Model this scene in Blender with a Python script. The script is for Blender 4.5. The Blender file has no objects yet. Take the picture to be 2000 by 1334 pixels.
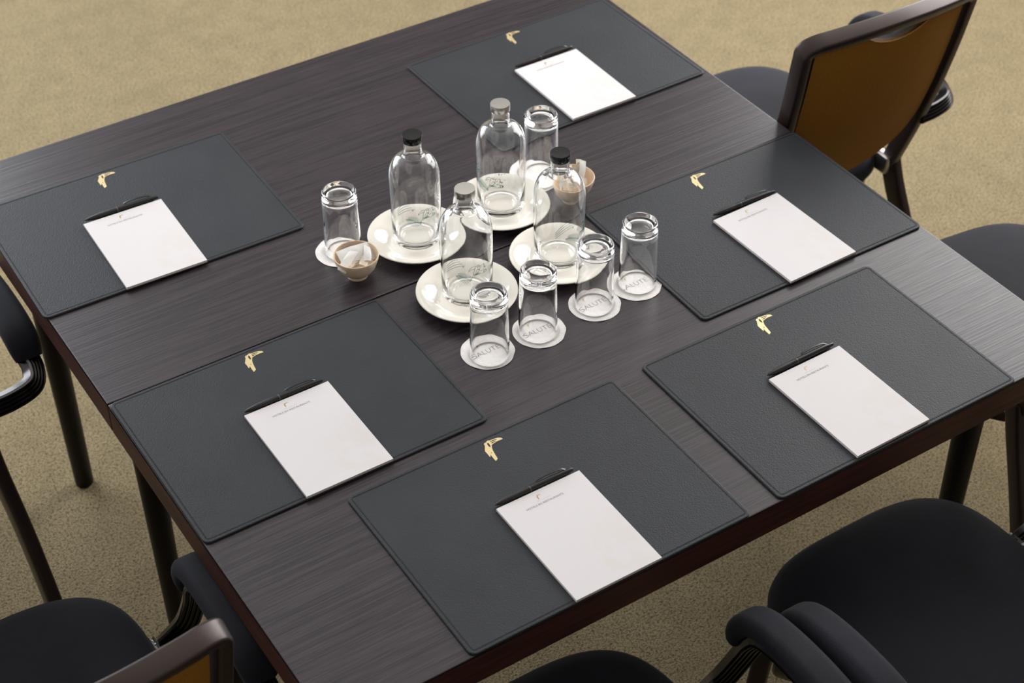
import bpy, bmesh, math, random
from mathutils import Vector, Matrix
PI = math.pi
TZ = 0.74                                   # height of the table tops
scene = bpy.context.scene
col = scene.collection

# ------------------------------------------------------------------ camera
F_PX = 3392.99
pitch, roll, yaw = 0.710854, -0.005971, -0.569289
cp, sp, cyw, syw = math.cos(pitch), math.sin(pitch), math.cos(yaw), math.sin(yaw)
fw = Vector((-syw * cp, cyw * cp, -sp)); rt = Vector((cyw, syw, 0)); up = rt.cross(fw)
r2 = rt * math.cos(roll) + up * math.sin(roll); u2 = -rt * math.sin(roll) + up * math.cos(roll)
cam_d = bpy.data.cameras.new('camera'); cam = bpy.data.objects.new('camera', cam_d); col.objects.link(cam)
cam_d.sensor_width = 36; cam_d.lens = F_PX / 2000 * 36; cam_d.clip_start = .05
m = Matrix((r2, u2, -fw)).transposed().to_4x4(); m.translation = Vector((-0.913587, -1.806441, 1.867635 + TZ))
cam.matrix_world = m
cam_d.dof.use_dof = True; cam_d.dof.focus_distance = 2.72; cam_d.dof.aperture_fstop = 5.6
scene.camera = cam

# ------------------------------------------------------------------ light and exposure
scene.view_settings.view_transform = 'Standard'; scene.view_settings.look = 'None'
scene.view_settings.gamma = 1; scene.view_settings.use_curve_mapping = False
scene.view_settings.exposure = -0.30
scene.cycles.use_denoising = True
scene.cycles.max_bounces = 14; scene.cycles.transmission_bounces = 12; scene.cycles.glossy_bounces = 6
scene.cycles.sample_clamp_indirect = 40; scene.cycles.blur_glossy = 0.0
w = bpy.data.worlds.new('world'); scene.world = w; w.use_nodes = True
w.node_tree.nodes['Background'].inputs[0].default_value = (.75, .85, 1, 1)
w.node_tree.nodes['Background'].inputs[1].default_value = 0.6
RX0, RX1, RY0, RY1, RH = -3.2, 3.6, -3.2, 4.6, 4.0      # the room
WIN = [  # wall, from, to, sill, head, watts, colour
    ('far', -2.8, 0.5, 1.0, 3.7, 265, (.90, .95, 1.0)),
    ('right', -.2, 3.0, 1.0, 3.7, 260, (1.0, .98, .96)),
]
for wall, a, b, z0, z1, watts, c in WIN:
    ld = bpy.data.lights.new('window_%s_offscreen' % wall, 'AREA'); ld.shape = 'RECTANGLE'; ld.size = b - a; ld.size_y = z1 - z0
    ld.energy = watts; ld.color = c
    lo = bpy.data.objects.new('window_%s_offscreen' % wall, ld); col.objects.link(lo)
    if wall == 'far':
        lo.location = ((a + b) / 2, RY1 + .06, (z0 + z1) / 2); lo.rotation_euler = (-PI / 2, 0, 0)
    else:
        lo.location = (RX1 + .06, (a + b) / 2, (z0 + z1) / 2); lo.rotation_euler = (-PI / 2, 0, -PI / 2)

# ------------------------------------------------------------------ materials
def mat(name, base=(.5, .5, .5), rough=.5, metal=0, **kw):
    mt = bpy.data.materials.new(name); mt.use_nodes = True
    p = mt.node_tree.nodes['Principled BSDF']
    p.inputs['Base Color'].default_value = (*base, 1); p.inputs['Roughness'].default_value = rough; p.inputs['Metallic'].default_value = metal
    for k, v in kw.items():
        p.inputs[k.replace('_', ' ')].default_value = v
    return mt
class NT:
    def __init__(s, mt): s.t = mt.node_tree; s.p = s.t.nodes['Principled BSDF']
    def n(s, typ, **kw):
        nd = s.t.nodes.new(typ)
        for k, v in kw.items():
            if k in nd.inputs.keys() and not hasattr(nd, k): nd.inputs[k].default_value = v
            else: setattr(nd, k, v)
        return nd
    def l(s, a, b): s.t.links.new(a, b)
    def coords(s, scale=(1, 1, 1), rot=(0, 0, 0), kind='Object'):
        tc = s.n('ShaderNodeTexCoord'); mp = s.n('ShaderNodeMapping'); mp.inputs['Scale'].default_value = scale; mp.inputs['Rotation'].default_value = rot
        s.l(tc.outputs[kind], mp.inputs['Vector']); return mp.outputs['Vector']
    def noise(s, vec, scale, detail=4, rough=.5):
        nd = s.n('ShaderNodeTexNoise'); nd.inputs['Scale'].default_value = scale; nd.inputs['Detail'].default_value = detail; nd.inputs['Roughness'].default_value = rough
        s.l(vec, nd.inputs['Vector']); return nd.outputs['Fac']
    def ramp(s, fac, stops):
        nd = s.n('ShaderNodeValToRGB'); e = nd.color_ramp.elements
        while len(e) < len(stops): e.new(.5)
        for el, (p, c) in zip(e, stops): el.position = p; el.color = (*c, 1) if len(c) == 3 else c
        s.l(fac, nd.inputs['Fac']); return nd.outputs['Color']
    def mix(s, fac, a, b, bt='MIX'):
        nd = s.n('ShaderNodeMix'); nd.data_type = 'RGBA'; nd.blend_type = bt
        for sock, v in ((nd.inputs[0], fac), (nd.inputs[6], a), (nd.inputs[7], b)):
            if hasattr(v, 'is_output'): s.l(v, sock)
            elif isinstance(v, (int, float)): sock.default_value = v
            else: sock.default_value = (*v, 1)
        return nd.outputs[2]
    def bump(s, h, strength, dist=.001, prev=None):
        nd = s.n('ShaderNodeBump'); nd.inputs['Strength'].default_value = strength; nd.inputs['Distance'].default_value = dist
        s.l(h, nd.inputs['Height'])
        if prev: s.l(prev, nd.inputs['Normal'])
        return nd.outputs['Normal']
M = {}
# carpet
mt = M['carpet'] = mat('carpet', (.4, .35, .22), .95); t = NT(mt); v = t.coords()
big = t.noise(v, 3.0, 3); fine = t.noise(v, 330, 2, .55); mid = t.noise(v, 175, 3, .6); patch = t.noise(v, 14, 3, .6)
c1 = t.ramp(fine, [(.36, (.125, .095, .050)), (.47, (.36, .285, .155)), (.60, (.44, .35, .198))])
c2 = t.ramp(mid, [(.36, (.45, .43, .39)), (.50, (1, 1, 1))])
c3 = t.ramp(patch, [(.3, (.86, .86, .85)), (.6, (1, 1, 1))])
c4 = t.ramp(big, [(.3, (.92, .92, .92)), (.7, (1, 1, 1))])
t.l(t.mix(1, t.mix(1, t.mix(1, c1, c2, 'MULTIPLY'), c3, 'MULTIPLY'), c4, 'MULTIPLY'), t.p.inputs['Base Color'])
t.l(t.bump(fine, .8, .004, t.bump(mid, .4, .005)), t.p.inputs['Normal'])
# table wood
mt = M['wood'] = mat('dark_stained_oak', (.04, .035, .035), .42, Specular_IOR_Level=.47); t = NT(mt)
v = t.coords((5, 250, 60)); g = t.noise(v, 1.0, 1, .5); v2 = t.coords((16, 560, 150)); g2 = t.noise(v2, 1.0, 2, .5); v3 = t.coords((1.2, 9, 3)); g3 = t.noise(v3, 1, 3)
t.l(t.mix(.45, t.ramp(g, [(.36, (.007, .005, .007)), (.60, (.044, .032, .039))]), t.ramp(g2, [(.36, (.007, .005, .006)), (.60, (.048, .036, .042))])), t.p.inputs['Base Color'])
t.l(t.ramp(g2, [(.3, (.37, .37, .37)), (.7, (.29, .29, .29))]), t.p.inputs['Roughness'])
t.l(t.bump(g2, .16, .0008, t.bump(g, .26, .0014)), t.p.inputs['Normal'])
mt = M['edge'] = mat('table_edge_wood', (.05, .02, .014), .45, Specular_IOR_Level=.25); t = NT(mt); v = t.coords((8, 8, 160)); g = t.noise(v, 1, 3)
t.l(t.ramp(g, [(.3, (.042, .016, .013)), (.7, (.090, .034, .024))]), t.p.inputs['Base Color'])
M['table_leg'] = mat('table_leg_lacquer', (.007, .005, .005), .42, Specular_IOR_Level=.2)
# leather
mt = M['leather'] = mat('pebbled_leather', (.034, .036, .040), .43, Specular_IOR_Level=.25); t = NT(mt); v = t.coords()
vo = t.n('ShaderNodeTexVoronoi'); vo.feature = 'SMOOTH_F1'; vo.inputs['Smoothness'].default_value = .35; vo.inputs['Scale'].default_value = 430; vo.inputs['Randomness'].default_value = .8
wob = t.noise(v, 120, 2); t.l(v, vo.inputs['Vector']); sm = t.noise(v, 7, 3, .6); sc = t.noise(v, 60, 5, .7)
t.l(t.mix(t.ramp(sc, [(.62, (0, 0, 0)), (.8, (.22, .22, .22))]), t.ramp(sm, [(.3, (.027, .029, .034)), (.7, (.034, .037, .042))]), (.075, .078, .082)), t.p.inputs['Base Color'])
t.l(t.ramp(sm, [(.3, (.46, .46, .46)), (.7, (.54, .54, .54))]), t.p.inputs['Roughness'])
inv = t.n('ShaderNodeMath', operation='MULTIPLY'); inv.inputs[1].default_value = -1.0; t.l(vo.outputs['Distance'], inv.inputs[0])
t.l(t.bump(inv.outputs[0], .30, .0012, t.bump(wob, .02, .001)), t.p.inputs['Normal'])
M['stitch'] = mat('black_thread', (.010, .010, .012), .6)
M['gold'] = mat('gold_foil', (.74, .59, .32), .42, .55)
# paper, pens
mt = M['paper'] = mat('note_paper', (.80, .76, .76), .7, Specular_IOR_Level=.15); t = NT(mt); v = t.coords((1, 1, 1)); n1 = t.noise(v, 26, 4, .6); n2 = t.noise(v, 90, 3, .6)
tc = t.n('ShaderNodeTexCoord'); sx = t.n('ShaderNodeSeparateXYZ'); t.l(tc.outputs['Object'], sx.inputs[0])
gm = t.n('ShaderNodeMath', operation='ADD'); t.l(sx.outputs['X'], gm.inputs[0])
ng = t.n('ShaderNodeMath', operation='MULTIPLY'); ng.inputs[1].default_value = -.7; t.l(sx.outputs['Y'], ng.inputs[0]); t.l(ng.outputs[0], gm.inputs[1])
msk = t.ramp(gm.outputs[0], [(.0, (0, 0, 0)), (.07, (1, 1, 1))])
pr = t.mix(1, t.ramp(n1, [(.47, (0, 0, 0)), (.56, (.45, .45, .45))]), t.mix(1, msk, t.ramp(n2, [(.4, (.4, .4, .4)), (.6, (1, 1, 1))]), 'MULTIPLY'), 'MULTIPLY')
t.l(t.mix(pr, (.755, .725, .73), (.73, .66, .60)), t.p.inputs['Base Color'])
M['paper_side'] = mat('paper_block_side', (.755, .725, .73), .7, Specular_IOR_Level=.15)
M['board'] = mat('grey_brown_board', (.20, .10, .085), .8)
M['print'] = mat('grey_print', (.27, .24, .24), .7)
M['print_faint'] = mat('pale_grey_print', (.60, .56, .55), .7)
M['print_gold'] = mat('ochre_print', (.30, .25, .16), .6)
M['pen'] = mat('black_pen_plastic', (.012, .010, .011), .28)
M['pen_grip'] = mat('black_pen_rubber', (.014, .012, .013), .45)
M['ring'] = mat('grey_pen_ring', (.16, .15, .14), .3, .8)
M['chrome'] = mat('bright_metal', (.75, .74, .72), .18, 1)
# glassware
M['glass'] = mat('clear_glass', (1, 1, 1), 0.0, 0, Transmission_Weight=1.0, IOR=1.46)
M['cap_black'] = mat('black_gloss_cap', (.008, .008, .010), .12)
mt = M['cap_silver'] = mat('brushed_silver_cap', (.62, .60, .57), .30, 1.0)
M['leaf'] = mat('green_glass_print', (.03, .25, .17), .5)
M['sketch'] = mat('dark_glass_print', (.05, .09, .07), .5)
M['plate'] = mat('cream_porcelain', (.80, .76, .68), .12, Coat_Weight=.4, Coat_Roughness=.05)
mt = M['coaster'] = mat('pulp_paper_coaster', (.80, .76, .74), .7); t = NT(mt); v = t.coords(); n = t.noise(v, 130, 4, .65)
t.l(t.ramp(n, [(.45, (.90, .87, .85)), (.62, (.85, .80, .77))]), t.p.inputs['Base Color'])
mt = M['bowl'] = mat('beige_stoneware', (.84, .65, .46), .35, Coat_Weight=.25)
mt = M['sachet'] = mat('printed_paper_sachet', (.74, .66, .54), .5); t = NT(mt); v = t.coords(); n = t.noise(v, 120, 4)
t.l(t.ramp(n, [(.35, (.76, .69, .58)), (.65, (.66, .53, .38))]), t.p.inputs['Base Color']); t.l(t.bump(n, .5, .002), t.p.inputs['Normal'])
M['sachet_white'] = mat('white_paper_sachet', (.82, .80, .75), .5)
# chairs
mt = M['velvet'] = mat('navy_velvet', (.011, .012, .020), .85, Sheen_Weight=.10, Sheen_Roughness=.4); t = NT(mt); v = t.coords(); n = t.noise(v, 9, 4, .65); n2 = t.noise(v, 420, 2)
t.p.inputs['Sheen Tint'].default_value = (.30, .33, .45, 1)
t.l(t.ramp(n, [(.35, (.003, .0035, .008)), (.68, (.008, .009, .018))]), t.p.inputs['Base Color']); t.l(t.bump(n2, .35, .001), t.p.inputs['Normal'])
M['frame'] = mat('dark_brown_metal', (.038, .024, .021), .32, .4)
M['rib'] = mat('polished_dark_metal', (.06, .056, .056), .22, .9)
M['bracket'] = mat('polished_bracket_metal', (.50, .48, .47), .25, .95)
mt = M['gold_fabric'] = mat('mustard_weave', (.30, .15, .03), .75, Specular_IOR_Level=.2); t = NT(mt); v = t.coords(); n = t.noise(v, 600, 2)
t.l(t.ramp(n, [(.3, (.25, .105, .010)), (.7, (.36, .165, .020))]), t.p.inputs['Base Color']); t.l(t.bump(n, .4, .001), t.p.inputs['Normal'])
# room
M['plaster'] = mat('wall_paint', (.34, .325, .31), .8)
M['ceiling'] = mat('ceiling_paint', (.86, .85, .84), .85)
M['window_frame'] = mat('window_frame_paint', (.55, .54, .52), .4)

# ------------------------------------------------------------------ mesh helpers
def link(name, me, m=None, parent=None, smooth=False):
    if isinstance(me, bmesh.types.BMesh):
        bm = me; bmesh.ops.recalc_face_normals(bm, faces=bm.faces); me = bpy.data.meshes.new(name); bm.to_mesh(me); bm.free()
    if m and not me.materials: me.materials.append(M[m])
    if smooth:
        for p in me.polygons: p.use_smooth = True
        if smooth != 'all': me.set_sharp_from_angle(angle=math.radians(40))
    o = bpy.data.objects.new(name, me); col.objects.link(o)
    if parent: o.parent = parent
    return o
def empty(name, loc, rz=0):
    o = bpy.data.objects.new(name, None); col.objects.link(o); o.location = loc; o.rotation_euler = (0, 0, rz); o.empty_display_size = .05
    return o
def tag(o, label, cat, group=None, kind=None):
    o['label'] = label; o['category'] = cat
    if group: o['group'] = group
    if kind: o['kind'] = kind
    return o
def copy_tree(o, parent=None):
    c = o.copy(); col.objects.link(c); c.parent = parent
    for ch in list(o.children): copy_tree(ch, c)
    return c
def lathe(prof, seg=48, closed=False):
    bm = bmesh.new(); rings = []
    for r, z in prof:
        if r < 1e-6: rings.append([bm.verts.new((0, 0, z))])
        else: rings.append([bm.verts.new((r * math.cos(2 * PI * i / seg), r * math.sin(2 * PI * i / seg), z)) for i in range(seg)])
    pairs = list(zip(rings, rings[1:])) + ([(rings[-1], rings[0])] if closed else [])
    for a, b in pairs:
        for i in range(seg):
            j = (i + 1) % seg
            if len(a) == 1 and len(b) == 1: continue
            if len(a) == 1: bm.faces.new((a[0], b[j], b[i]))
            elif len(b) == 1: bm.faces.new((a[i], a[j], b[0]))
            else: bm.faces.new((a[i], a[j], b[j], b[i]))
    bmesh.ops.remove_doubles(bm, verts=bm.verts, dist=1e-7); return bm
def rrect(w_, h_, r, inset=0, z=0, n=6):
    w_, h_ = w_ / 2 - inset, h_ / 2 - inset; r = max(r - inset, .0004); pts = []
    for cx, cy, a0 in ((w_ - r, h_ - r, 0), (-w_ + r, h_ - r, PI / 2), (-w_ + r, -h_ + r, PI), (w_ - r, -h_ + r, 3 * PI / 2)):
        for k in range(n + 1):
            a = a0 + k * PI / 2 / n; pts.append((cx + r * math.cos(a), cy + r * math.sin(a), z))
    return pts
def loft(rings, cap0=True, cap1=True, bm=None):
    bm = bm or bmesh.new(); vs = [[bm.verts.new(p) for p in r] for r in rings]
    for a, b in zip(vs, vs[1:]):
        n = len(a)
        for i in range(n): bm.faces.new((a[i], a[(i + 1) % n], b[(i + 1) % n], b[i]))
    if cap0: bm.faces.new(vs[0][::-1])
    if cap1: bm.faces.new(vs[-1])
    return bm
def box(sx, sy, sz, c=(0, 0, 0), bev=0, bm=None):
    bm = bm or bmesh.new()
    g = bmesh.ops.create_cube(bm, size=1, matrix=Matrix.Translation(c) @ Matrix.Diagonal((sx, sy, sz, 1)))
    if bev:
        es = list({e for v_ in g['verts'] for e in v_.link_edges}); bmesh.ops.bevel(bm, geom=es, offset=bev, segments=2, affect='EDGES', profile=.6)
    return bm
def spline(pts, n=8):
    P_ = [Vector(p) for p in pts]; P_ = [2 * P_[0] - P_[1]] + P_ + [2 * P_[-1] - P_[-2]]; out = []
    for i in range(1, len(P_) - 2):
        a, b, c, d = P_[i - 1:i + 3]
        for k in range(n):
            t_ = k / n; out.append(.5 * ((2 * b) + (c - a) * t_ + (2 * a - 5 * b + 4 * c - d) * t_ ** 2 + (3 * b - a - 3 * c + d) * t_ ** 3))
    out.append(P_[-2]); return out
def sweep(path, sec, up_=(0, 0, 1), scale=None, bm=None, closed=False, caps=True):
    """sec: list of (across, along-normal) points; frame keeps 'across' as near perpendicular to up_ as it can"""
    bm = bm or bmesh.new(); n = len(path); rings = []; U = Vector(up_); prevs = None
    for i, p in enumerate(path):
        tn = (path[min(i + 1, n - 1)] - path[max(i - 1, 0)]) if not closed else (path[(i + 1) % n] - path[(i - 1) % n])
        tn.normalize(); s_ = tn.cross(U)
        if s_.length < .05 and prevs: s_ = prevs.copy()
        s_.normalize()
        if prevs and s_.dot(prevs) < 0: s_ = -s_
        prevs = s_.copy(); nn = s_.cross(tn).normalized(); k = scale(i / (n - 1)) if scale else 1
        rings.append([bm.verts.new(p + s_ * a * k + nn * b * k) for a, b in sec])
    m_ = len(sec)
    for a, b in list(zip(rings, rings[1:])) + ([(rings[-1], rings[0])] if closed else []):
        for i in range(m_): bm.faces.new((a[i], a[(i + 1) % m_], b[(i + 1) % m_], b[i]))
    if caps and not closed: bm.faces.new(rings[0][::-1]); bm.faces.new(rings[-1])
    return bm
def circ(r, n=10, ry=None): return [(r * math.cos(2 * PI * i / n), (ry or r) * math.sin(2 * PI * i / n)) for i in range(n)]
def rsec(w_, h_, r, n=3): return [(x, y) for x, y, _ in rrect(w_, h_, r, n=n)]
def curve_mesh(name, loops, ext=.0002):
    cu = bpy.data.curves.new(name, 'CURVE'); cu.dimensions = '2D'; cu.fill_mode = 'BOTH'; cu.extrude = ext
    for lp in loops:
        s_ = cu.splines.new('POLY'); s_.points.add(len(lp) - 1); s_.use_cyclic_u = True
        for pt, (x, y) in zip(s_.points, lp): pt.co = (x, y, 0, 1)
    return to_mesh(name, cu)
def to_mesh(name, cu):
    o = bpy.data.objects.new(name, cu); col.objects.link(o); dg = bpy.context.evaluated_depsgraph_get(); dg.update()
    me = bpy.data.meshes.new_from_object(o.evaluated_get(dg)); me.name = name; bpy.data.objects.remove(o); bpy.data.curves.remove(cu)
    me.materials.clear(); return me
def text_mesh(name, body, width, thin=-.012, ext=.00003):
    cu = bpy.data.curves.new(name, 'FONT'); cu.body = body; cu.size = 1; cu.align_x = 'CENTER'; cu.align_y = 'CENTER'; cu.offset = thin; cu.resolution_u = 3
    me = to_mesh(name, cu); xs = [v_.co.x for v_ in me.vertices]; k = width / (max(xs) - min(xs)); cx = (max(xs) + min(xs)) / 2
    for v_ in me.vertices: v_.co = ((v_.co.x - cx) * k, v_.co.y * k, v_.co.z * 0)
    return me

# ------------------------------------------------------------------ the room
def struct(name, bm, m_, label=None):
    o = link(name, bm, m_); o['kind'] = 'structure'
    return o
struct('floor', box(RX1 - RX0 + .4, RY1 - RY0 + .4, .1, ((RX0 + RX1) / 2, (RY0 + RY1) / 2, -.05)), 'carpet')
struct('ceiling', box(RX1 - RX0 + .4, RY1 - RY0 + .4, .1, ((RX0 + RX1) / 2, (RY0 + RY1) / 2, RH + .05)), 'ceiling')
struct('wall_left', box(.1, RY1 - RY0 + .4, RH, (RX0 - .05, (RY0 + RY1) / 2, RH / 2)), 'plaster')
struct('wall_near', box(RX1 - RX0, .1, RH, ((RX0 + RX1) / 2, RY0 - .05, RH / 2)), 'plaster')
def wall_with_windows(name, wall, lo_, hi_, fixed):
    wins = sorted([q[1:5] for q in WIN if q[0] == wall]); bm = bmesh.new(); cur = lo_
    def add(a, b, z0, z1):
        if b - a < 1e-4 or z1 - z0 < 1e-4: return
        if wall == 'far': box(b - a, .1, z1 - z0, ((a + b) / 2, fixed + .05, (z0 + z1) / 2), bm=bm)
        else: box(.1, b - a, z1 - z0, (fixed + .05, (a + b) / 2, (z0 + z1) / 2), bm=bm)
    for a, b, z0, z1 in wins:
        add(cur, a, 0, RH); add(a, b, 0, z0); add(a, b, z1, RH); cur = b
    add(cur, hi_, 0, RH)
    return struct(name, bm, 'plaster')
wall_with_windows('wall_far', 'far', RX0 - .1, RX1 + .1, RY1)
wall_with_windows('wall_right', 'right', RY0 - .1, RY1, RX1)
for i, (wall, a, b, z0, z1, *_) in enumerate(WIN):
    o = empty('window_%d' % (i + 1), ((a + b) / 2, RY1 + .03, z0) if wall == 'far' else (RX1 + .03, (a + b) / 2, z0), 0 if wall == 'far' else PI / 2)
    o['kind'] = 'structure'; W_ = b - a; H_ = z1 - z0
    for x, z, sx, sz in ((0, .03, W_, .06), (0, H_ - .03, W_, .06), (-W_ / 2 + .03, H_ / 2, .06, H_), (W_ / 2 - .03, H_ / 2, .06, H_), (0, H_ / 2, .05, H_)):
        link('window_bar', box(sx, .045, sz, (x, 0, z), .004), 'window_frame', o)

# ------------------------------------------------------------------ tables
XL, XR, YN, YS, YF = -0.3638, 1.0371, -0.5052, 0.2421, 0.9867
leg_me = None
def table(y0, y1, label):
    global leg_me
    cx, cy, L_, D_ = (XL + XR) / 2, (y0 + y1) / 2, XR - XL, y1 - y0 - .003
    t_ = tag(empty('conference_table', (cx, cy, 0)), label, 'table', 'conference tables pushed together')
    link('table_top', box(L_, D_, .056, (0, 0, TZ - .028), .0016), 'wood', t_)
    eb = bmesh.new(); R0 = rrect(L_ + .0016, D_ + .0010, .002, 0, TZ - .003, 2); R1 = [(x, y, TZ - .058) for x, y, _ in R0]; R2 = rrect(L_ - .04, D_ - .04, .002, 0, TZ - .058, 2)
    loft([R0, R1, R2], False, False, eb); link('edge_band', eb, 'edge', t_)
    if leg_me is None:
        o = link('leg', lathe([(0, 0), (.0175, 0), (.019, .004), (.0265, TZ - .058), (0, TZ - .058)], 28), 'table_leg', t_, True); leg_me = o.data; o.location = (-L_ / 2 + .083, D_ / 2 - .13, 0); first = True
    else: first = False
    for k, (sx, sy) in enumerate(((-1, 1), (1, 1), (1, -1), (-1, -1))):
        if first and k == 0: continue
        o = link('leg', leg_me, None, t_); o.location = (sx * (L_ / 2 - .083), sy * (D_ / 2 - .13), 0)
    return t_
table(YS, YF, 'dark wooden table carrying the mat with the dull patchy bird emblem')
table(YN, YS, 'dark wooden table with four upturned tumblers in a row and velvet chairs tucked under')

# ------------------------------------------------------------------ desk mats
MW, MH, MTH = .4862, .3569, .004
MATS = [(-.1234, .6661, -.0205), (-.1204, .0592, -.0011), (.0951, -.3257, -.0005), (.6360, -.3261, -.0025), (.7941, .0630, -.0081), (.7814, .6747, .0113)]
PADS = [(-.1460, .5905, -.0342), (-.1233, -.0142, -.0013), (.0988, -.3991, -.0023), (.6182, -.3951, .0095), (.8058, -.0107, .0185), (.7797, .6033, -.0072)]
LOGO = [(-.0020, .1435), (0, .1440), (.0021, .1435), (-.0020, .1475), (-.0035, .1440), (.0025, .1470)]
WHERE = ['near the lone tumbler and sachet bowl', 'at the table joint opposite the mustard-backed chair', 'along the long edge with velvet chairs tucked under',
         'on the corner with a broad strip of bare wood', 'at the table joint beside the mustard-backed chair', 'on the corner beyond the silver-capped bottles']
rings = [rrect(MW, MH, .011, .0008, 0), rrect(MW, MH, .011, 0, .0010), rrect(MW, MH, .011, 0, .0026), rrect(MW, MH, .011, .0006, .0036), rrect(MW, MH, .011, .0016, MTH),
         rrect(MW, MH, .011, .0050, MTH), rrect(MW, MH, .011, .0056, MTH - .0006), rrect(MW, MH, .011, .0068, MTH - .0006), rrect(MW, MH, .011, .0076, MTH)]
mat_bm = loft(rings); mat_me = None
# stitches
bm = bmesh.new(); ring = rrect(MW, MH, .011, .0062, MTH - .0004, n=8); ring.append(ring[0]); acc = 0; pitch_ = .0042
for a, b in zip(ring, ring[1:]):
    A, B = Vector(a), Vector(b); L_ = (B - A).length; d = (B - A) / max(L_, 1e-9); s = pitch_ - acc
    while s < L_:
        c = A + d * s; ang = math.atan2(d.y, d.x)
        bmesh.ops.create_cube(bm, size=1, matrix=Matrix.Translation(c) @ Matrix.Rotation(ang, 4, 'Z') @ Matrix.Diagonal((.0027, .0009, .0008, 1))); s += pitch_
    acc = (acc + L_) % pitch_
stitch_me = None
mm = lambda pts: [(x / 1000, y / 1000) for x, y in pts]
bird_outer = mm([(-11.93, 18.93), (-9.26, 20.53), (-6.65, 20.35), (-4.83, 21.9), (-2.83, 22.42), (0, 20.9), (7.84, 20.55), (13.76, 19.2), (17.8, 16.79), (19.01, 13.07), (15.24, 12.78), (11.01, 13.2), (7.67, 13.1), (2.92, 12.3), (-2.65, 10.9), (-5.99, 4.47), (-7.53, .05), (-9.39, -10.13), (-10.73, -19.12), (-16.15, -22.42), (-16.06, -14.75), (-15.44, -6.19), (-18.26, -10.33), (-19.01, -9.55), (-18.62, -2.33), (-18.66, 4.9), (-12.08, 15.7)])
bird_holes = [mm(q) for q in ([(-5.12, 18.44), (-4.58, 15.66), (-5.11, 11.16), (-6.55, 7.56), (-7.42, 7.82), (-8.3, 11.41), (-7.89, 15.39), (-6.55, 17.85)],
              [(-.38, 19.0), (5.56, 19.1), (10.58, 18.3), (10.89, 16.8), (5.79, 17.2), (-.88, 17.3)], [(-.78, 15.6), (4.29, 15.6), (9.3, 15.4), (5.61, 14.3), (1.87, 13.6), (-1.01, 13.2)],
              [(-12.6, -2.45), (-11.3, -1.89), (-12.0, -5.0), (-12.8, -4.82)])]
rnd = random.Random(4)
def flecks(n):
    out = []
    for _ in range(n):
        x, y = rnd.uniform(-16.5, -9), rnd.uniform(-7, 7)
        if y > 1 and x < -15 + (y - 1) * .5: x += 3.5
        if any((x / 1000 - f[0][0]) ** 2 + (y / 1000 - f[0][1]) ** 2 < .0016 ** 2 for f in out) or (abs(x + 12) < 2 and abs(y + 3.5) < 3.2): continue
        s = rnd.uniform(.25, .5); out.append(mm([(x - s, y), (x, y + s), (x + s * 1.3, y), (x, y - s)]))
    return out
bird_me = curve_mesh('bird_emblem', [bird_outer] + bird_holes + flecks(12), .00025)
patchy_me = curve_mesh('bird_emblem_patchy', [bird_outer] + bird_holes + flecks(60), .00025)
def moved(me, k, z=0):
    c = me.copy()
    for v_ in c.vertices: v_.co = (v_.co.x * k, v_.co.y * k, z)
    return c
for i, (x, y, a) in enumerate(MATS):
    if mat_me is None: o = link('desk_mat', mat_bm, 'leather'); mat_me = o.data
    else: o = link('desk_mat', mat_me)
    o.location = (x, y, TZ); o.rotation_euler.z = a
    tag(o, 'dark grey leather desk mat ' + WHERE[i], 'desk mat', 'leather desk mats')
    if stitch_me is None: s = link('stitching', bm, 'stitch', o); stitch_me = s.data
    else: s = link('stitching', stitch_me, None, o)
    s['kind'] = 'stuff'
    e = link('bird_emblem', patchy_me if i == 0 else bird_me, 'gold', o); e.location = (LOGO[i][0], LOGO[i][1], MTH + .0001); e['label'] = 'gold foil bird emblem'

# ------------------------------------------------------------------ note pads and pens
PTH = .0055
hd_me = text_mesh('letterhead', 'HOTELS EN RESTAURANTS', .065, .004)
bm = bmesh.new()                                            # a line too small to read: a row of tiny marks
for k in range(13):
    if k != 4: box(.0011, .0009, .00004, (-.0117 + k * .00195, .0003 * (k % 3 - 1), 0), bm=bm)
sm_me = bpy.data.meshes.new('letterhead_line'); bm.to_mesh(sm_me); bm.free()
sb_me = moved(bird_me, .22)
pad_protos = None; pen_proto = None
def make_pad():
    p = empty('notepad', (0, 0, 0))
    o = link('backing_board', box(.148, .210, .0012, (0, 0, .0006)), 'board', p)
    bm = box(.148, .210, PTH - .0014, (0, 0, .0012 + (PTH - .0014) / 2)); o = link('paper_block', bm, 'paper_side', p)
    o = link('top_sheet', loft([[(x, y, z) for x, y in ((-.074, -.105), (.074, -.105), (.074, .105), (-.074, .105))] for z in (PTH - .0003, PTH)]), 'paper', p)
    for nm, me, mk, lx, ly in (('letterhead', hd_me, 'print', -.0056, .0779), ('letterhead_line', sm_me, 'print_faint', -.0046, .0845), ('letterhead_bird', sb_me, 'print_gold', -.0070, .0915)):
        q = link(nm, me, mk, o); q.location = (lx, ly, PTH + .00012)
    return p
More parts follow.
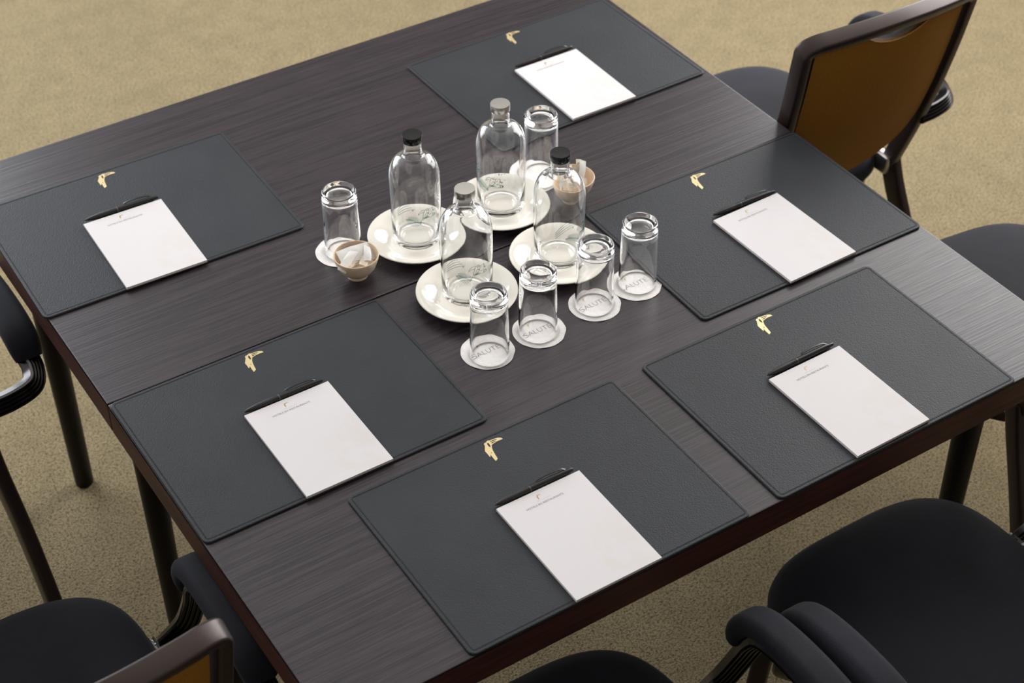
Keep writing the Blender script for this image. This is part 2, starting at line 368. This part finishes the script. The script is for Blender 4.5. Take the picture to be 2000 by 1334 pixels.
def make_pen():
    p = empty('ballpoint_pen', (0, 0, 0)); R = Matrix.Rotation(PI / 2, 4, 'Y')
    def lx(name, prof, mk):
        bm = lathe(prof, 20); bmesh.ops.transform(bm, matrix=R, verts=bm.verts); return link(name, bm, mk, p, True)
    lx('tip', [(0, -.0695), (.0008, -.0693), (.0016, -.066), (.0022, -.064), (0, -.064)], 'pen')
    lx('grip', [(0, -.066), (.0022, -.066), (.0040, -.056), (.0050, -.044), (.0054, -.030), (.0054, -.020), (0, -.020)], 'pen_grip')
    lx('barrel', [(0, -.0205), (.0053, -.0205), (.0054, .000), (.0054, .030), (.0050, .052), (.0042, .060), (0, .060)], 'pen')
    lx('ring', [(0, -.0092), (.0057, -.0092), (.0058, -.0086), (.0057, -.0076), (0, -.0076)], 'ring')
    lx('button', [(0, .059), (.0030, .059), (.0030, .0675), (.0024, .069), (0, .069)], 'pen')
    path = spline([(.058, .002, .0030), (.050, .0050, .0060), (.030, .0062, .0068), (.012, .0058, .0060), (.006, .0050, .0048)], 6)
    link('clip', sweep(path, rsec(.0036, .0013, .0004, 2)), 'pen', p, True)
    return p
PENS = [((-.0673, .1144), (.0712, .1139)), ((-.0676, .1126), (.0646, .1124)), ((-.0694, .1127), (.0648, .1123)), ((-.0709, .1137), (.0688, .114)), ((-.0622, .1175), (.0704, .1119)), ((-.0644, .115), (.0686, .1156))]
for i, (x, y, a) in enumerate(PADS):
    if pad_protos is None: p = pad_protos = make_pad(); n = pen_proto = make_pen()
    else: p = copy_tree(pad_protos); n = copy_tree(pen_proto)
    p.location = (x, y, TZ + MTH); p.rotation_euler.z = a
    tag(p, 'white notepad on the leather mat ' + WHERE[i], 'notepad', 'notepads on the leather mats')
    (ax, ay), (bx, by) = PENS[i]; cx, cy = (ax + bx) / 2, max((ay + by) / 2, .1108); ca, sa = math.cos(a), math.sin(a)
    n.location = (x + cx * ca - cy * sa, y + cx * sa + cy * ca, TZ + MTH + .0055); n.rotation_euler.z = a + math.atan2(by - ay, bx - ax)
    tag(n, 'black ballpoint pen along the notepad ' + WHERE[i], 'pen', 'black pens above the notepads')

# ------------------------------------------------------------------ bottles on plates
BOT = [(.2655, .3446), (.2581, .1636), (.4409, .3434), (.4443, .1631)]
PLT = [(.2611, .3383), (.2525, .1562), (.4366, .3368), (.4393, .1548)]
plate_prof = [(0, .0030), (.040, .0030), (.042, .0006), (.046, 0), (.048, .0020), (.056, .0062), (.072, .0138), (.0850, .0178), (.0868, .0192), (.0862, .0206), (.0845, .0208), (.072, .0172), (.060, .0112), (.053, .0076), (.050, .0066), (.020, .0064), (0, .0064)]
def dome(r0, z0, r1, z1, n=10, p=2.25):
    return [(r1 + (r0 - r1) * math.cos(k / n * PI / 2) ** (2 / p), z0 + (z1 - z0) * math.sin(k / n * PI / 2) ** (2 / p)) for k in range(n + 1)]
b_out = [(0, .0050), (.020, .0042), (.031, .0018), (.036, 0), (.0395, .0006), (.0418, .0035), (.0428, .009), (.0437, .05), (.0445, .100), (.0445, .126)] + dome(.0445, .128, .0165, .174)[1:] + [(.0160, .180), (.0160, .2045), (.0170, .2050)]
b_in = [(.0118, .2050), (.0118, .2045), (.0126, .178)] + [(r, z) for r, z in reversed(dome(.0420, .126, .0130, .1705))] + [(.0419, .100), (.0410, .05), (.0400, .018), (.0375, .0115), (.030, .0092), (.018, .0112), (0, .0120)]
def on_bottle(px, py, r=.04475):
    """px metres round the glass from the front (-Y), py up"""
    a = px / r - PI / 2; rr = r - max(0, .1 - py) * .016
    return Vector((rr * math.cos(a), rr * math.sin(a), py))
def strokes(lines, wd=.00042):
    bm_ = bmesh.new()
    for ln in lines:
        pts = [on_bottle(*p) for p in ln]
        for k in range(len(pts) - 1):
            a, b = pts[k], pts[k + 1]; d = (b - a).normalized(); nrm = Vector((a.x, a.y, 0)).normalized(); s_ = d.cross(nrm) * wd
            q = [bm_.verts.new(v_) for v_ in (a - s_, b - s_, b + s_, a + s_)]; bm_.faces.new(q)
    return bm_
leafs = []; stem = [(.006 - .022 * f_, .058 + .018 * f_ - .006 * f_ * f_) for f_ in [k / 12 for k in range(13)]]; leafs.append(stem)
for k, (bx, by) in enumerate(stem[1:]):                      # palm frond: leaflets on both sides of a curved stalk
    f_ = (k + 1) / 12; ln_ = .013 * math.sin(PI * (.22 + .62 * f_))
    for a0 in (math.radians(118 - 36 * (1 - f_)), math.radians(178 + 30 * (1 - f_))):
        leafs.append([(bx + ln_ * q * math.cos(a0), by + ln_ * q * math.sin(a0) - .002 * q * q) for q in (0, .35, .7, 1)])
for k in range(4):                                           # curved wave lines
    leafs.append([(-.040 + (.034 - .004 * k) * j / 10, .070 + k * .0036 + .022 * math.sin(j / 10 * PI / 2)) for j in range(11)])
rg = random.Random(9)
for k in range(34):                                          # dense foliage
    cx, cy = rg.uniform(.018, .034), rg.uniform(.068, .098); a = rg.uniform(0, PI); leafs.append([(cx, cy), (cx + .004 * math.cos(a), cy + .004 * math.sin(a))])
for k in range(9): a = PI * k / 8; leafs.append([(.014, .070), (.014 + .007 * math.cos(a), .070 + .005 * math.sin(a))])
bird = [[(.004, .064), (.008, .070), (.009, .080), (.012, .088), (.017, .090), (.020, .086), (.019, .079), (.014, .073), (.008, .066)], [(.012, .088), (.006, .088), (.001, .083), (.000, .079), (.005, .083), (.011, .083)],
        [(.014, .087), (.016, .088), (.017, .086), (.015, .085), (.014, .087)], [(.012, .076), (.016, .082), (.018, .080)], [(.004, .064), (.002, .060)], [(.006, .063), (.003, .059)], [(-.010, .0895), (-.009, .091), (-.008, .0895), (-.009, .088), (-.010, .0895)]]
bottle_proto = None
plate_me = None
BL = [('black', 'black-capped glass bottle beside the lone upturned tumbler and small bowl', 0.05), ('silver', 'silver-capped glass bottle on the plate right behind the upturned tumblers', 0.0), ('silver', 'silver-capped glass bottle between the black-capped bottle and the far desk mat', -.75), ('black', 'black-capped glass bottle standing next to the leather mat at the joint', .62)]
PLL = ['white plate under the black-capped bottle beside the lone tumbler', 'white plate under the silver-capped bottle, closest to the row of tumblers', 'white plate under the silver-capped bottle, beside a lone coaster and glass', 'white plate under the black-capped bottle, by the leather mat edge']
for i, ((x, y), (px, py)) in enumerate(zip(BOT, PLT)):
    if plate_me is None: o = link('saucer_plate', lathe(plate_prof, 72), 'plate', None, True); plate_me = o.data
    else: o = link('saucer_plate', plate_me)
    o.location = (px, py, TZ); tag(o, PLL[i], 'plate', 'cream plates under the bottles')
    b = empty('glass_bottle', (x, y, TZ + .0063), -.47 + BL[i][2])
    if bottle_proto is None:
        g = link('bottle_glass', lathe(b_out + b_in, 64), 'glass', b, 'all'); l1 = link('printed_leaves', strokes(leafs, .0003), 'leaf', g); l2 = link('printed_bird', strokes(bird, .00028), 'sketch', g)
        cb = link('cap', lathe([(0, .2030), (.0168, .2030), (.0173, .2036), (.0174, .2155), (.0169, .2166), (0, .2168)], 40), None, b, True)
        bottle_proto = (g.data, l1.data, l2.data, cb.data)
    else:
        g = link('bottle_glass', bottle_proto[0], None, b); link('printed_leaves', bottle_proto[1], None, g); link('printed_bird', bottle_proto[2], None, g)
        cb = link('cap', bottle_proto[3].copy(), None, b)
    cb.data.materials.clear(); cb.data.materials.append(M['cap_' + BL[i][0]]); cb['label'] = 'glossy black screw cap' if BL[i][0] == 'black' else 'brushed silver screw cap'
    tag(b, BL[i][1], 'bottle', 'clear glass bottles')

# ------------------------------------------------------------------ tumblers upside down on coasters
GL = [((.1407, .3867), (.1356, .3873), 'beside a bowl and a black-capped bottle'), ((.2079, .0135), (.2085, .0205), 'right before the silver-capped bottle'),
      ((.3056, .0188), (.3079, .0184), 'second in the row of four'), ((.4230, .0246), (.4242, .0240), 'right before the black-capped bottle'),
      ((.5184, .0326), (.5143, .0302), 'touching the leather mat'), ((.5607, .3947), (.5509, .4004), 'behind the silver-capped bottle')]
GH = .1290
g_out = [(.0312, 0), (.0322, .0004), (.0327, .0012), (.0326, .010), (.0318, .060), (.0309, .100), (.0306, .1105), (.0303, .1112), (.0305, .1120), (.0303, .1235), (.0301, .1262), (.0292, .1283), (.0275, .1290), (.0258, .1284), (.0235, .1268), (.012, .1260), (0, .1258)]
g_in = [(0, .1110), (.014, .1109), (.0225, .1104), (.0258, .1090), (.0276, .1050), (.0281, .098), (.0290, .060), (.0298, .012), (.0302, .001), (.0306, .0002)]
glass_me = None; coaster_me = None
sal_me = text_mesh('coaster_lettering', 'SALUTE', .050, -.014)
ring1_me = curve_mesh('coaster_ring', [[(r * math.cos(2 * PI * i / 96), r * math.sin(2 * PI * i / 96)) for i in range(96)] for r in (.03395, .03365)], 0)
ring2_me = curve_mesh('coaster_rim_line', [[(r * math.cos(2 * PI * i / 96), r * math.sin(2 * PI * i / 96)) for i in range(96)] for r in (.04265, .04240)], 0)
cb_me = moved(bird_me, .17)
bm = bmesh.new(); N = 96; prof = [(0, .0001), (.043, .0001), (.0448, .0002), (.0448, .0008), (.043, .0009), (0, .0009)]
rr = []
for r, z in prof:
    if r == 0: rr.append([bm.verts.new((0, 0, z))]); continue
    vs = []
    for k in range(N):
        a = 2 * PI * k / N; wv = 1 + .004 * math.sin(9 * a) if r > .044 else 1
        cut = 1 - .03 * math.exp(-((a - 5.5) / .22) ** 2) if r > .04 else 1                      # one worn, flattened bit of rim
        lift = .0005 * (1 + math.sin(9 * a)) if r > .044 else 0
        vs.append(bm.verts.new((r * wv * cut * math.cos(a), r * wv * cut * math.sin(a), z + lift)))
    rr.append(vs)
for a, b in zip(rr, rr[1:]):
    for k in range(N):
        j = (k + 1) % N
        if len(a) == 1: bm.faces.new((a[0], b[j], b[k]))
        elif len(b) == 1: bm.faces.new((a[k], a[j], b[0]))
        else: bm.faces.new((a[k], a[j], b[j], b[k]))
coaster_bm = bm
for i, ((x, y), (u, v_), wh) in enumerate(GL):
    if coaster_me is None: o = link('paper_coaster', coaster_bm, 'coaster'); coaster_me = o.data
    else: o = link('paper_coaster', coaster_me)
    o.location = (u, v_, TZ); o.rotation_euler.z = [.3, .02, .0, .03, -.02, .5][i]
    tag(o, 'round white paper coaster under the upturned tumbler ' + wh, 'coaster', 'paper coasters')
    for nm, me, mk, lx, ly in (('coaster_lettering', sal_me, 'print', -.001, .002), ('coaster_ring', ring1_me, 'print_faint', 0, 0), ('coaster_rim_line', ring2_me, 'print_faint', 0, 0), ('coaster_bird', cb_me, 'print', -.006, .022)):
        if nm == 'coaster_lettering' and i in (0, 5): continue
        q = link(nm, me, mk, o); q.location = (lx, ly, .00115)
    if glass_me is None: g = link('drinking_glass', lathe(g_out + g_in + [g_out[0]], 64), 'glass', None, 'all'); glass_me = g.data
    else: g = link('drinking_glass', glass_me)
    g.location = (x, y, TZ + .0011); tag(g, 'clear tumbler upside down on its coaster, ' + wh, 'drinking glass', 'upturned tumblers')

# ------------------------------------------------------------------ bowls with sachets
bowl_prof = [(0, .0040), (.013, .0040), (.0145, .0005), (.0165, 0), (.0178, .0008), (.0172, .0050), (.0180, .0070), (.0255, .0125), (.0330, .0235), (.0380, .0380), (.0394, .0448), (.0390, .0460), (.0380, .0462), (.0372, .0450), (.0352, .0370), (.0305, .0250), (.0230, .0150), (.0130, .0098), (0, .0090)]
bowl_me = None
def sachet_mesh(L_, W_, puff, seed, crimp=.004):
    r_ = random.Random(seed); bm_ = bmesh.new(); nx, ny = 12, 6; top = []; bot = []
    tw = r_.uniform(-.25, .25); bend = r_.uniform(-.004, .005)
    for i in range(nx + 1):
        ra = []; rb = []
        for j in range(ny + 1):
            u_, v2 = i / nx * 2 - 1, j / ny * 2 - 1; p_ = puff * max(0, 1 - (abs(u_) / .9) ** 4) * max(0, 1 - abs(v2) ** 3) + .0002
            if abs(u_) > .9: p_ = .0002
            x_, y_ = u_ * L_ / 2, v2 * W_ / 2; wz = tw * u_ * y_ + bend * (1 - u_ * u_) + .0004 * math.sin(7 * u_ + 3 * v2 + seed)
            ra.append(bm_.verts.new((x_, y_, wz + p_))); rb.append(bm_.verts.new((x_, y_, wz - p_)))
        top.append(ra); bot.append(rb)
    for i in range(nx):
        for j in range(ny):
            bm_.faces.new((top[i][j], top[i + 1][j], top[i + 1][j + 1], top[i][j + 1])); bm_.faces.new((bot[i][j], bot[i][j + 1], bot[i + 1][j + 1], bot[i + 1][j]))
        bm_.faces.new((top[i][0], bot[i][0], bot[i + 1][0], top[i + 1][0])); bm_.faces.new((top[i][ny], top[i + 1][ny], bot[i + 1][ny], bot[i][ny]))
    for i in (0, nx):
        for j in range(ny): bm_.faces.new((top[i][j], top[i][j + 1], bot[i][j + 1], bot[i][j]))
    return bm_
BOWLS = [((.1274, .3128), 'small beige bowl beside the lone upturned tumbler', 'in the bowl beside the lone tumbler'), ((.567, .299), 'small beige bowl of upright sachets behind the black-capped bottle', 'in the bowl behind the black-capped bottle')]
SACH = [  # bowl, offset, rot (x,y,z), size, material, look
    (0, (.004, .008, .0385), (.35, .06, -.10), (.062, .034, .0024), 'sachet_white', 'broad cream sachet with printed lines lying on top'),
    (0, (-.012, .002, .0395), (.20, -.12, .62), (.064, .016, .0016), 'sachet_white', 'narrow white sachet poking past the rim'),
    (0, (.022, .002, .0400), (.30, .05, 1.10), (.050, .013, .0014), 'sachet_white', 'slim white sachet standing at the rim'),
    (0, (.016, -.006, .0375), (.25, .10, .85), (.054, .014, .0016), 'sachet', 'slim tan sachet beside the rim'),
    (0, (-.004, -.012, .0345), (.20, .05, -.30), (.056, .022, .0022), 'sachet', 'tan sachet lying lowest'),
    (0, (-.016, -.006, .0350), (.15, .05, .20), (.044, .020, .0020), 'sachet', 'short tan sachet half hidden'),
    (1, (-.012, .008, .048), (1.15, .25, .45), (.052, .026, .002), 'sachet_white', 'tall white sachet standing up'),
    (1, (.004, .004, .045), (1.0, -.5, .2), (.050, .018, .002), 'sachet', 'cream sachet tilted across'),
    (1, (.014, -.002, .044), (.75, -.75, .75), (.056, .013, .0016), 'sachet_white', 'thin white sachet slanting over the rim'),
    (1, (.018, .004, .043), (.60, -.70, 1.10), (.054, .013, .0016), 'sachet', 'thin tan sachet slanting over the rim'),
    (1, (-.002, -.010, .040), (.6, .3, -.2), (.050, .018, .002), 'sachet', 'low tan sachet across the front'),
]
for (x, y), lab, wh in BOWLS:
    if bowl_me is None: o = link('small_bowl', lathe(bowl_prof, 56), 'bowl', None, True); bowl_me = o.data
    else: o = link('small_bowl', bowl_me)
    o.location = (x, y, TZ); tag(o, lab, 'bowl', 'small bowls of sachets')
for k, (b_, off, rot, (L_, W_, pf), mk, lab) in enumerate(SACH):
    (x, y), _, wh = BOWLS[b_]; o = link('sugar_sachet', sachet_mesh(L_, W_, pf, k), mk, None, True)
    o.location = (x + off[0], y + off[1], TZ + off[2]); o.rotation_euler = rot; tag(o, lab + ' ' + wh, 'sachet', 'paper sachets ' + wh)
    bm = bmesh.new()
    for q in range(3): box(L_ * (.35 - .08 * q), .0008, .0003, (-L_ * .05 * q, W_ * (.22 - .2 * q), pf + .0006), bm=bm)
    link('sachet_print', bm, 'print', o)

# ------------------------------------------------------------------ chairs
def build_chair():
    """x to the sitter's right, y forward, origin on the floor under the seat"""
    c = empty('armchair', (0, 0, 0))
    # seat cushion
    def srow(inset, z): 
        pts = []
        for k in range(64):
            a = 2 * PI * k / 64; ca, sa = math.cos(a), math.sin(a); e = .58
            hx = (.236 - inset) * (1 - .06 * (1 - (sa + 1) / 2)); hy = .240 - inset
            pts.append((hx * math.copysign(abs(ca) ** e, ca), hy * math.copysign(abs(sa) ** e, sa), z))
        return pts
    bm = loft([srow(.030, .400), srow(.010, .404), srow(.001, .418), srow(0, .436), srow(.004, .454), srow(.016, .468), srow(.040, .478), srow(.085, .485), srow(.15, .489)])
    link('seat', bm, 'velvet', c, 'all')
    bm = loft([srow(.022, .376), srow(.014, .380), srow(.014, .402), srow(.03, .404)]); link('seat_frame', bm, 'frame', c, True)
    # back: uprights and bowed top rail as one hoop
    def bp(u, t_):                                            # t_: 0 at the seat joint, 1 at the top
        return (u, -.235 - .120 * t_ - .012 * math.sin(t_ * PI) - .030 * (1 - (u / .20) ** 2) * min(1, t_ * 2), .455 + .470 * t_)
    half = [(.184, 0), (.188, .2), (.195, .45), (.201, .7), (.205, .90)]; top = [(.2035, .958), (.184, .984), (.150, .996), (.075, 1.012), (0, 1.018)]
    seq = half + top; seq = seq + [(-u, t_) for u, t_ in reversed(seq[:-1])]
    hoop = spline([bp(u, t_) for u, t_ in seq], 6)
    bm = bmesh.new(); rings_ = []
    for i, p in enumerate(hoop):                              # flat bar: 34 mm deep (front-back), 20 mm in the plane of the back
        tn = (hoop[min(i + 1, len(hoop) - 1)] - hoop[max(i - 1, 0)]).normalized(); bn = Vector((0, -.95, -.31)); bn = (bn - tn * bn.dot(tn)).normalized(); s_ = tn.cross(bn)
        rings_.append([p + s_ * a + bn * b for a, b in rsec(.022, .036, .005)])
    loft(rings_, bm=bm); link('back_frame', bm, 'frame', c, True)
    # padded back: outline with dipping handle cut-out at the top and a curved lower edge
    def outline():
        pts = []
        for k in range(25):                                   # top edge left to right with the dip of the handle opening
            u = -.184 + .368 * k / 24; tt = .995 - .035 * (abs(u) / .184) ** 3; d = .075 * max(0, 1 - (u / .088) ** 2) ** .8; pts.append((u, tt - d, ))
        for k in range(1, 9): t_ = .95 - .50 * k / 8; pts.append((.184 - .008 * k / 8, t_))
        for k in range(1, 24): a = k / 24 * PI; pts.append((.176 * math.cos(a), .45 - .38 * math.sin(a) ** .8))
        for k in range(8, 0, -1): t_ = .95 - .50 * k / 8; pts.append((-.184 + .008 * k / 8, t_))
        return pts
    ol = outline(); cx_ = 0; ct = .58
    def shell(d0, d1, bulge, steps=6):
        """pad between offsets d0 (frame plane) and d1+bulge along the back normal"""
        nv = Vector((0, -.95, -.31)); rg_ = []
        rg_.append([Vector(bp(u, t_)) + nv * d0 for u, t_ in ol])
        for k in range(steps + 1):
            f_ = k / steps; s_ = 1 - .985 * f_ ** 1.4 if k else 1
            rg_.append([Vector(bp(cx_ + (u - cx_) * s_, ct + (t_ - ct) * s_)) + nv * (d1 + bulge * (1 - (1 - f_) ** 2.2)) for u, t_ in ol])
        return loft(rg_)
    link('back_panel', shell(-.004, .006, .004), 'gold_fabric', c, True)['label'] = 'mustard fabric panel on the rear of the back'
    link('back_cushion', shell(.004, -.012, -.030), 'velvet', c, True)
    # legs
    for sx in (-1, 1):
        front = spline([(sx * .190, .175, .395), (sx * .196, .188, .25), (sx * .206, .205, 0)], 8)
        rear = spline([(sx * .188, -.228, .470), (sx * .191, -.252, .40), (sx * .200, -.312, .26), (sx * .210, -.405, 0)], 8)
        link('leg', sweep(front, rsec(.024, .032, .006)), 'frame', c, True); link('leg', sweep(rear, rsec(.027, .042, .007)), 'frame', c, True)
        # arm: ribbed bar bowed out of the seat side, under the pad and back in again
        X = sx * .296
        AY, AZ = -.038, -.004
        path = spline([(a_, b_ + AY, c_ + AZ * min(1, max(0, (c_ - .45) / .12))) for a_, b_, c_ in ((sx * .215, .095, .428), (sx * .250, .098, .436), (sx * .284, .090, .475), (sx * .297, .068, .545), (X, .045, .600), (X, .018, .626), (X, -.060, .632), (X, -.150, .626), (X, -.172, .616), (sx * .295, -.204, .608), (sx * .280, -.236, .602), (sx * .240, -.250, .600), (sx * .190, -.254, .600))], 8)
        wv = [(-.018, -.009), (-.018, .007)] + [(-.018 + .036 * (k + .5) / 5 + dx, .011 if abs(dx) < .002 else .007) for k in range(5) for dx in (-.003, -.0012, .0012, .003)] + [(.018, .007), (.018, -.009)] + [(.018 - .036 * (k + .5) / 5 + dx, -.013 if abs(dx) < .002 else -.009) for k in range(5) for dx in (.003, .0012, -.0012, -.003)]
        bm = bmesh.new(); rings_ = []; cen = Vector((sx * .235, -.10, .54))
        for i, p in enumerate(path):
            tn = (path[min(i + 1, len(path) - 1)] - path[max(i - 1, 0)]).normalized(); on = (p - cen); on = (on - tn * on.dot(tn)).normalized(); s_ = tn.cross(on)
            rings_.append([p + s_ * a + on * b for a, b in wv])
        loft(rings_, bm=bm); ar = link('arm_frame', bm, 'rib', c, True); ar['label'] = 'ribbed metal arm bar'
        link('arm_bracket', sweep([Vector((sx * (.206 + .004 * k), .095 + AY, .430)) for k in range(8)], [(x_ * (1 + .0), y_) for x_, y_ in rsec(.046, .044, .012, 4)], scale=lambda f_: 1.0 if int(f_ * 7 + .5) % 2 else .86), 'bracket', c); link('arm_bracket', box(.026, .050, .044, (sx * .176, -.222, .446), .008), 'bracket', c, True)
        pth = spline([(X, b_ + AY, c_ + AZ) for b_, c_ in ((.082, .572), (.074, .606), (.054, .636), (.022, .653), (-.04, .660), (-.11, .657), (-.160, .645), (-.184, .616))], 8)
        link('arm_pad', sweep(pth, rsec(.056, .040, .016, 5), scale=lambda f_: (.86 + .24 * f_) * (1 - .25 * abs(2 * f_ - 1) ** 6)), 'velvet', c, True)
    return c
CH = [  # x, y, turn, label
    (1.266, .600, -.02, 'armchair with its mustard fabric back in view at the table end'),
    (1.306, -.145, -.09, 'dark velvet armchair at the table end behind the mustard-backed chair, mostly its seat showing'),
    (.640, -.645, 0, 'dark velvet armchair tucked under the long edge, whole wide seat showing'),
    (-.018, -.612, 0, 'dark velvet armchair tucked under the long edge, only seat front and one arm showing'),
    (-.665, -.062, 0, 'dark velvet armchair whose padded arm and brown back rail touch the table end'),
    (-.690, .790, 0, 'dark velvet armchair by the table end with one ribbed arm bar in view'),
]
proto = build_chair()
for i, (x, y, a, lab) in enumerate(CH):
    c = proto if i == 0 else copy_tree(proto)
    c.location = (x, y, 0); c.rotation_euler.z = a; tag(c, lab, 'chair', 'dark velvet armchairs')
